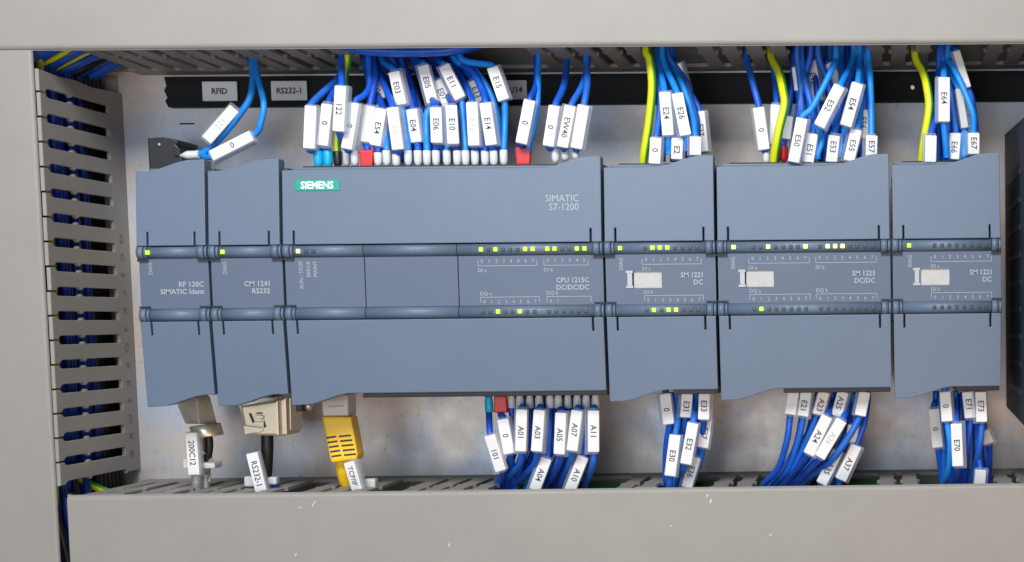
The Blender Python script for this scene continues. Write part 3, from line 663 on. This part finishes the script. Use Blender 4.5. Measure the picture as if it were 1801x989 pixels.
wb(1170, (1171,692,1177.5,746,62,'0'), None, Cq('0'), GC, low=[(1172,790,56)])
wb(1178, (1209,692,1206,734,62,'E31'), None, Cq('E31'), GC, low=[(1196,790,54)])
wb(1196, (1239,692,1237.5,738,66,'E33'), None, Cq('E33'), GC, low=[(1230,790,56)])
wb(1172, (1188,765,1179,837,66,'E30'), 1190, Cq('E30'), GC, fcol=None, fy=690, mid=[(1192,740,62)])
wb(1188, (1219,744,1206,816,68,'E32'), 1224, Cq('E32'), GC, fcol=None, fy=690, mid=[(1222,722,62)])
wb(1205, (1243,738,1236,787,60,'E37'), 1236, Cq('E37'), GC, fcol=None, fy=690, low=[(1226,825,54)])
wb(0, (1224.5,804,1209,858,58,'E36'), 1232, Cq('E36'), GC, fcol=None, fy=690, mid=[(1232,760,54)])
wire('bare blue wire on the left under the first input module', [(1182,690,54),(1182,740,56),(1176,790,56),(1176,858,48),(1172,905,46)], group=GC)
wire('bare blue wire in the middle under the first input module', [(1198,690,54),(1197,740,56),(1200,790,56),(1184,858,48),(1180,905,46)], group=GC, mt=LB)
GD = 'marked wires under the wide input and output module'
D_ = lambda s: 'blue wire with marker %s under the wide input and output module' % s
wb(1340, (1396,689,1390,729,64,''), None, 'blue wire with bright blank marker, leftmost under the wide module', GD, low=[(1384,775,62),(1368,825,56)], mt='blue')
wb(1358, (1419,689,1413,732,64,'E21'), None, D_('E21'), GD, low=[(1404,775,60),(1386,825,54)])
wb(1372, (1449,689,1438,729,64,'A23'), None, D_('A23'), GD, low=[(1418,780,60),(1395,825,54)])
wb(1385, (1484,689,1472,732,64,'A25'), None, D_('A25'), GD, low=[(1456,775,56),(1415,830,54)])
wb(1402, (1521.5,689,1513,731,66,''), None, 'blue wire with pinkish blank marker, rightmost under the wide module', GD, low=[(1495,765,68),(1460,812,64)])
wb(1378, (1455,732,1422,799,68,'A24'), 1464, D_('A24'), GD, fcol=None, fy=690)
wb(1395, (1481,739,1442,804.5,68,'A26'), 1494, D_('A26 in faded print'), GD, fcol=None, fy=690, faded=True)
wb(1465, (1501,748,1495.5,778,60,''), 1506, 'blue wire with short blank marker behind marker A37', GD, fcol=None, fy=690, low=[(1486,820,52)])
wb(1438, (1474,793,1445,851,60,'A35'), 1500, D_('A35'), GD, fcol=None, fy=690, mid=[(1494,745,54)])
wb(1470, (1505.6,783,1478,843.5,62,'A37'), 1526, D_('A37'), GD, fcol=None, fy=690, mid=[(1520,745,60)])
wire('bare blue wire furthest left among those crossing into the bottom duct under the wide module', [(1440,690,50),(1432,740,50),(1400,800,50),(1365,858,44),(1352,905,44)], group=GD)
wire('bare blue wire running under markers A24 and A26', [(1470,690,48),(1458,760,48),(1425,820,48),(1392,858,42),(1380,905,42)], group=GD)
wire('bare blue wire beside the pinkish blank marker', [(1505,690,48),(1500,760,48),(1480,820,46),(1462,858,42),(1455,905,42)], group=GD)
GF = 'marked wires under the rightmost input module'
F_ = lambda s: 'blue wire with marker %s under the rightmost input module' % s
wb(1656, (1662,689,1666,741,66,'0'), None, F_('0 right against the cover'), GF, low=[(1671,785,64),(1668,830,58)], mt=LB)
wb(1658, (1643,719,1650,787,48,'0'), 1646, F_('0 hanging lower in the shade'), GF, fcol=None, fy=690, d=44, ex_d=40)
wb(1695, (1702,689,1707,735,62,'E71'), None, F_('E71'), GF, low=[(1702,790,58)])
wb(1705, (1725.5,689,1727,742,64,'E73'), None, F_('E73'), GF, low=[(1722,790,60)])
wb(1680, (1682,745,1685,820,68,'E70'), 1680, F_('E70'), GF, fcol=None, fy=690)
wb(1738, (1731,757,1740,780,48,''), 1728, 'blue wire with small shaded marker at the far right below the rightmost module', GF, fcol=None, fy=690, d=44, ex_d=38, mmt='tie')
wb(0, (1724,826,1721,862,60,''), 1716, 'blue wire with bright blank marker dipping into the bottom duct', GF, fcol=None, fy=690, mid=[(1718,780,54)])
wire('bare blue wire left of marker E70', [(1672,690,52),(1670,760,52),(1676,820,50),(1674,858,46),(1672,905,44)], group=GF)
wire('bare blue wire right of marker E70', [(1694,690,54),(1698,760,56),(1696,820,52),(1688,858,46),(1686,905,44)], group=GF)
# unmarked wires filling the backs of the bundles
def back_fill(where, group, rows, d0=44):
    for (xa, xb, xc) in rows:
        top = group.find('above') >= 0
        if top: pts = [(xa,62,d0-2),(xa,104,d0-2),((xa+xb)/2,150,d0+2),(xb,200,d0+4),(xc,245,d0+6),(xc,286,d0+6)]
        else: pts = [(xa,692,d0+4),(xa,735,d0+4),(xb,790,d0+2),((xb+xc)/2,830,d0),(xc,860,d0-3),(xc-6,905,d0-4)]
        wire('unmarked blue wire at the back of the bundle ' + where, pts, group=group + ', unmarked at the back')
back_fill('under the widest controller', GB, ((907,905,880),(924,920,893),(940,938,903),(957,948,925),(975,970,940),(991,985,955),(1007,1003,975),(1023,1018,990),(1039,1034,1010)))
back_fill('under the first input module', GC, ((1178,1176,1172),(1190,1190,1178),(1204,1203,1188),(1216,1212,1196),(1228,1226,1206)))
back_fill('under the wide input and output module', GD, ((1410,1398,1352),(1428,1412,1366),(1446,1428,1380),(1460,1442,1396),(1478,1460,1412),(1496,1482,1440),(1512,1500,1462)))
back_fill('under the rightmost input module', GF, ((1655,1660,1662),(1668,1672,1674),(1684,1684,1682),(1700,1698,1694),(1716,1716,1712),(1726,1732,1740)))
back_fill('above the widest controller', GT, ((640,660,672),(668,690,705),(690,715,728),(708,742,758),(735,768,775),(755,795,800),(775,815,828),(792,838,845)))
back_fill('above the wide input and output module', G4, ((1410,1424,1430),(1432,1440,1446),(1460,1466,1462),(1490,1486,1480),(1510,1500,1496)))
back_fill('above the rightmost input module', G5, ((1654,1658,1660),(1664,1676,1680),(1670,1694,1700)))
back_fill('above the first input module', G3, ((1156,1164,1160),(1166,1184,1192),(1174,1198,1204)))
# ---- left: black plug and its two wires
bp = thing('antenna_plug', P(292, 268, 22), 'black plug on top of the leftmost module with two wires going in', 'plug')
a = P(265, 292, 34); b = P(321, 242, 34)
W_, H_ = b.x-a.x, b.z-a.z
poly = [(0,-6),(W_,-6),(W_,H_*.35),(W_*.97,H_*.55),(W_*.85,H_*.72),(W_*.93,H_*.86),(W_*.8,H_*.93),(W_*.45,H_),(0,H_*.97)]
part('plug_body', prism([(a.x+p[0], a.z+p[1]) for p in poly], lambda x, z: (x, -14, z), lambda x, z: (x, -36, z), .6, 2), 'black', bp)
c = P(280, 254, 36.5); part('screw', tube([(c.x, -35, c.z), (c.x, -36.6, c.z)], .5, 10, smoothn=0), 'steel', bp)
bm = bmesh.new(); q = P(313, 268, 36); box(bm, q.x-1.2, q.x+1.5, 35, 37.2, q.z-1.6, q.z+1.6, .2, 1); part('wire_entry', bm, 'dark', bp)
wire('blue wire with marker 122 slanting down left from the duct toward the black plug', [(441,62,38),(443,104,38),(445,137,42),(440,171,46),(424,198,46),(390,240,43),(362,266,42),(340,272,41)], (414,191,365,247,46,'122'), None, mt=LB, group='pair of wires into the black plug', faded=True, side=-.2)
t = wire('blue wire with marker 0 slanting into the white ferrule at the black plug', [(447,62,38),(449,104,38),(454,139,46),(464,182,52),(459,215,52),(445,239,50),(373,275,46),(356,272,42),(345,272,42)], (445,240,374,276,52,'0'), None, mt=LB, group='pair of wires into the black plug', side=.3)
k0 = P(351, 272, 42); k1 = P(330, 273, 41); k2 = P(316, 274, 40)
part('ferrule', tube([k0, k0.lerp(k1, .5), k1, k2], lambda s: 1.75 if s < .7 else 1.75*(1-(s-.7)/.3*.85), 12, smoothn=4), 'white', t)
# ---- communication connectors at the bottom left
rc = thing('antenna_connector', P(348, 720, 45), 'nickel cable connector with ring clamp under the leftmost module', 'connector')
def poly_px(name, pts, d0, d1, mt, parent, bev=.5, d1b=None):
    """polygon given in picture pixels at depth d1, extruded back to d0"""
    W = [P(x, y, d1) for x, y in pts]
    return part(name, prism([(v.x, v.z) for v in W], lambda x, z: (x, -d0, z), lambda x, z: (x, -d1, z), bev, 2), mt, parent)
bm = bmesh.new()
top_c = P(345, 690, 52); midc = P(350, 746, 52)
# faceted hood: two front facets meeting at a ridge
F = [P(311, 711, 46), P(326, 746, 44), P(346, 703, 56), P(350, 746, 54), P(370, 700, 48), P(382, 747, 45)]
Bk = [P(*q) for q in ((318,709,36),(330,745,36),(366,702,38),(379,746,38))]
v = [bm.verts.new(q) for q in F + Bk]
top = [bm.verts.new(q) for q in (P(318, 688, 46), P(342, 686, 54), P(358, 688, 50))]
for f in ((v[0],v[1],v[3],v[2]), (v[2],v[3],v[5],v[4]), (v[0],v[6],v[7],v[1]), (v[4],v[5],v[9],v[8]), (v[1],v[7],v[9],v[5],v[3]), (v[0],v[2],top[1],top[0]), (v[2],v[4],top[2],top[1])): bm.faces.new(f)
bmesh.ops.recalc_face_normals(bm, faces=bm.faces[:]); bmesh.ops.bevel(bm, geom=[e for e in bm.edges if len(e.link_faces) == 2], offset=.35, segments=2, affect='EDGES')
part('hood', bm, 'hood', rc)
c0 = P(360, 747, 48); c1 = P(367, 768, 48); ax = (c1-c0)
bm = bmesh.new(); n = 32; rings = []
lat = Vector((1, 0, .12)).normalized(); dep = Vector((0, -1, 0))
for (t_, r_) in ((0, 6.0), (.08, 6.3), (.92, 6.3), (1, 6.1), (1, 5.4), (.1, 5.4)):
    rings.append([bm.verts.new(c0 + ax*t_ + lat*(r_*math.cos(2*math.pi*q/n)) + dep*(r_*math.sin(2*math.pi*q/n))) for q in range(n)])
for i in range(5):
    for q in range(n): f = bm.faces.new((rings[i][q], rings[i][(q+1)%n], rings[i+1][(q+1)%n], rings[i+1][q])); f.smooth = i in (1,)
bm.faces.new(rings[-1]); bmesh.ops.recalc_face_normals(bm, faces=bm.faces[:]); part('ring_clamp', bm, 'steel', rc)
part('cable_stub', tube([P(366,760,48), P(368,785,48), P(364,812,47)], 1.7, 12), 'black', rc)
bc = wire('silver braided cable with marker 200C12 under the leftmost connector', [(352,762,46),(350,800,46),(348,840,46),(347,905,46)], (338,761,343.5,835,56,'200C12'), None, mt='braid', r=2.7, name='shielded_cable', side=.6)
part('second_strand', tube([P(364,800,44), P(362,835,44), P(361,905,44)], 1.9, 12), 'braid', bc)
bm = bmesh.new()
random.seed(3)
for q in range(9):
    p0 = P(366 + random.uniform(-6, 6), 800 + q*5, 49+random.uniform(-2, 3)); vv = [bm.verts.new(p0 + Vector((random.uniform(-2.6, 2.6), random.uniform(-1.5, 1.5), random.uniform(-2, 2)))) for _ in range(4)]
    bm.faces.new(vv[:3]); bm.faces.new((vv[1], vv[2], vv[3]))
part('shield_foil', bm, 'steel', bc)
bm = bmesh.new(); q = P(351, 818, 50); box(bm, P(323,818,52).x, P(379,818,52).x, 44, 53, q.z-1.4, q.z+1.2, .8, 2); part('cable_tie', bm, 'tie', bc)
bm = bmesh.new(); q = P(330, 816, 54); box(bm, q.x-2, q.x+1.2, 49, 54, q.z-2.1, q.z+2.1, .6, 2); part('tie_head', bm, 'tie', bc)
gc = thing('serial_connector', P(460, 735, 45), 'gold coloured metal serial plug hood under the second module', 'connector')
poly_px('backshell', [(418,712),(462,697),(488,697),(488,757),(470,764),(428,742)], 26, 40, 'hood', gc, .8)
poly_px('hood_front', [(422,714),(489,704),(491,767),(434,766),(429,750)], 40, 56, 'gold', gc, 1.0)
poly_px('hood_shell', [(489,703),(503,699),(505,765),(493,768)], 36, 53, 'gold', gc, .8)
poly_px('hood_flange', [(504,701),(511,699),(512,757),(507,762)], 34, 49, 'hood', gc, .5)
poly_px('lower_step', [(427,748),(462,752),(462,760),(430,765)], 55, 56.9, 'gold', gc, .3)
def barpx(x0, y0, x1, y1, w_, d0, d1, mt, parent, name):
    a_, b_ = P(x0, y0, d1), P(x1, y1, d1); u = (b_-a_).normalized(); n_ = Vector((-u.z, 0, u.x))*(w_/2)
    pl = [(p.x, p.z) for p in (a_+n_, b_+n_, b_-n_, a_-n_)]
    return part(name, prism(pl, lambda x, z: (x, -d0, z), lambda x, z: (x, -d1, z), .1, 1), mt, parent)
barpx(439, 727, 446, 744, .9, 55.9, 56.5, 'ink', gc, 'embossed_mark')
barpx(459, 730, 461, 738, .9, 55.9, 56.5, 'ink', gc, 'embossed_mark'); barpx(463, 741, 466, 752, .9, 55.9, 56.5, 'ink', gc, 'embossed_mark')
barpx(448, 733, 463, 734, 1.4, 55.9, 57.2, 'gold', gc, 'embossed_mark'); barpx(446, 745, 464, 745, 1.4, 55.9, 57.2, 'gold', gc, 'embossed_mark'); barpx(451, 727, 461, 727, .6, 55.9, 56.5, 'ink', gc, 'embossed_mark')
sc_ = wire('black serial cable with marker RS232-1 under the gold plug', [(470,752,46),(470,790,46),(468,830,45),(464,860,45),(462,905,45)], (444,797,461,866,58,'RS232-1'), None, mt='black', r=2.5, name='serial_cable', side=.6)
bm = bmesh.new(); q = P(435, 848, 56); box(bm, q.x-2.2, q.x+2.2, 50, 54, q.z-2.2, q.z+2.2, .8, 2); q = P(478, 846, 54); box(bm, q.x-2, q.x+2, 50, 54, q.z-1.6, q.z+1.6, .8, 2); part('cable_tie', bm, 'tie', sc_)
wire('short blue wire peeping out of the bottom duct beside the black serial cable', [(480,842,52),(484,855,50),(496,862,44),(520,885,42)], mt='blue')
yc = wire('yellow network cable with marker TCP/IP under the controller', [(600,800,50),(602,820,50),(607,842,48),(614,862,46),(620,905,46)], (616,812,631,862,60,'TCP/IP'), None, mt='yellow', r=2.9, name='network_cable', side=.6)
poly_px('boot', [(566,733),(617,733),(622,760),(629,800),(627,809),(583,814),(580,806)], 48, 57, 'yellow', yc, 1.0)
for i in range(5):
    y = 769 + i*8.2; x = 574 + i*2.2
    barpx(x, y+1.5, x+17, y-1, .75, 56.8, 57.25, 'ink', yc, 'boot_slot'); barpx(x+22, y-1, x+43, y-3, .75, 56.8, 57.25, 'ink', yc, 'boot_slot')
poly_px('plug_body', [(564,694),(612,694),(613,732),(568,733)], 44, 55, 'plug', yc, .5)
barpx(578, 716, 604, 714, .4, 54.9, 55.4, 'ink_faded', yc, 'plug_latch')
bm = bmesh.new(); q = P(650, 852, 56); box(bm, q.x-3, q.x+2.2, 50, 55, q.z-1.8, q.z+2.2, 1, 2); part('cable_tie', bm, 'tie', yc)
# earth screw seen under the controller's left bulge
es = thing('earth_screw', P(528, 716, 58), 'small dark screw lug peeping out under the left of the widest controller', 'screw')
bm = bmesh.new(); q = P(527, 717, 58); box(bm, q.x-1.6, q.x+1.0, 50, 58, q.z-1.6, q.z+3, .3, 1); part('lug', bm, 'black', es)
q = P(537, 716, 58); part('screw_head', tube([(q.x-1, -54, q.z+.4), (q.x+1.2, -54, q.z-.4)], 1.6, 12, smoothn=0), 'steel', es)
# ------------------------------------------------------------------ wires inside the ducts
def hwire(label, pts, mt='blue', r=1.6, name='blue_wire', group=None):
    t = tube([Vector((p[0], -p[1], p[2])) for p in pts], r); W0 = Vector((pts[len(pts)//2][0], -pts[len(pts)//2][1], pts[len(pts)//2][2]))
    o = obj(name, t, mt, None, org=W0); o['label'] = label; o['category'] = 'wire'
    if group: o['group'] = group
random.seed(11)
GL = 'wires bundled inside the left duct'
for i in range(20):
    d = 26 + i*2.4; x = XL - 7 - (i*7 % 5)*1.6; j = lambda: random.uniform(-1.2, 1.2)
    earth = i in (15, 17)
    pts = [(x+j()-6, d+j(), -150), (x+j()-4, d+j(), -100), (x+j(), d+j(), -60), (x+j(), d+j(), -10), (x+j(), d+j(), 40), (x+j(), d+j(), 74), (x+3, d, ZT+14), (XL+20, d, ZT+30), (XL+70, d*.8, ZT+34)]
    place = 'close to the lid' if d > 60 else ('behind the middle of the slots' if d > 42 else 'far back near the plate')
    hwire('thin %s wire running up inside the left duct %s' % ('green and yellow' if earth else 'blue', place), pts, 'earth' if earth else 'blue_shaded', 1.5, 'earth_wire' if earth else 'blue_wire', GL + ', ' + place if not earth else 'earth wires inside the left duct')
for i in range(5):  # black tubes put in to darken the back of the slots
    d = 7 + i*4
    hwire('black wire added as shade far back near the plate inside the left duct', [(XL-9, d, -150), (XL-8, d, -60), (XL-10, d, 20), (XL-8, d, 74), (XL-8, d, ZT+30)], 'black', 2.4, 'black_or_shade_wire', 'black wires added as shade at the back of the left duct')
GU = 'wires crossing the corner from the left duct into the top duct'
for i in range(13):
    d = 14 + i*4.8
    j = lambda: random.uniform(-1.5, 1.5)
    pts = [(XL-22+j(), d+j(), 72), (XL-12, d+j(), ZT-6), (XL-1+j()*.4, d+j(), ZT+1.0+j()), (XL+10, d+j(), ZT+5.5), (XL+32, d, ZT+10), (XL+90, d, ZT+16+j())]
    mt = 'earth' if i in (6, 9) else ('black' if i == 3 else 'blue')
    hwire('%s wire bending round the corner between left and top ducts' % {'earth': 'green and yellow', 'black': 'black', 'blue': 'blue'}[mt], pts, mt, 1.3 if mt == 'earth' else 2.1, {'earth': 'earth_wire', 'black': 'black_or_shade_wire', 'blue': 'blue_wire'}[mt], GU + {'earth': ', striped', 'black': ', black', 'blue': ''}[mt])
GH = 'wires lying lengthwise inside the top duct'
for i in range(8):
    x0 = P(575, 90, 60).x; x1 = P(880, 90, 60).x; d = 52 + 3.0*i; z = ZT+ (2.6 - .42*i)
    hwire('blue wire sagging lengthwise in the cut-out of the top duct' + (', the one nearest the lid' if i == 7 else ''), [(x0-25, d, z+9), (x0+2, d, z+3.5), ((x0+x1)/2-15, d, z-1+.5*(i%2)), ((x0+x1)/2+15, d, z-1), (x1-3, d, z+3.5), (x1+25, d, z+9)], 'blue', 1.7, 'blue_wire', GH)
for i, (xa, xb, mt) in enumerate(((850, 1075, 'green'), (1160, 1270, 'green'), (1310, 1560, 'green'))):
    p0 = P(xa, 850, 40).x; p1 = P(xb, 850, 40).x
    hwire('dark green cable lying in the bottom duct under the %s' % ('widest controller', 'first input module', 'wide input and output module')[i], [(p0-30, 34, ZB-14), (p0, 29, ZB-8), ((p0+p1)/2, 27, ZB-7), (p1, 29, ZB-8), (p1+20, 34, ZB-14)], mt, 6, 'green_cable')
hwire('yellow-green earth wire curving through the gap at the lower left duct corner', [(XL-10, 40, ZB+4), (XL-3, 36, ZB-1), (XL+4, 34, ZB-5), (XL+14, 34, ZB-14)], 'earth', 1.7, 'earth_wire')
for i in range(5):  # shade of the corner gap put into these wire colours
    hwire('blue wire darkened for shade in the gap left of the bottom duct' if i % 2 else 'wire blackened for shade in the gap left of the bottom duct', [(XL-6-2*i, 30+8*i, ZB+12), (XL-4-i, 34+8*i, ZB-10), (XL+1-i*.7, 36+8*i, ZB-36), (XL+3, 40+6*i, ZB-70)], 'blue_shaded' if i % 2 else 'black', 1.6, 'blue_wire' if i % 2 else 'black_or_shade_wire', 'wires dropping through the lower left corner' + (', blue' if i % 2 else ', black'))
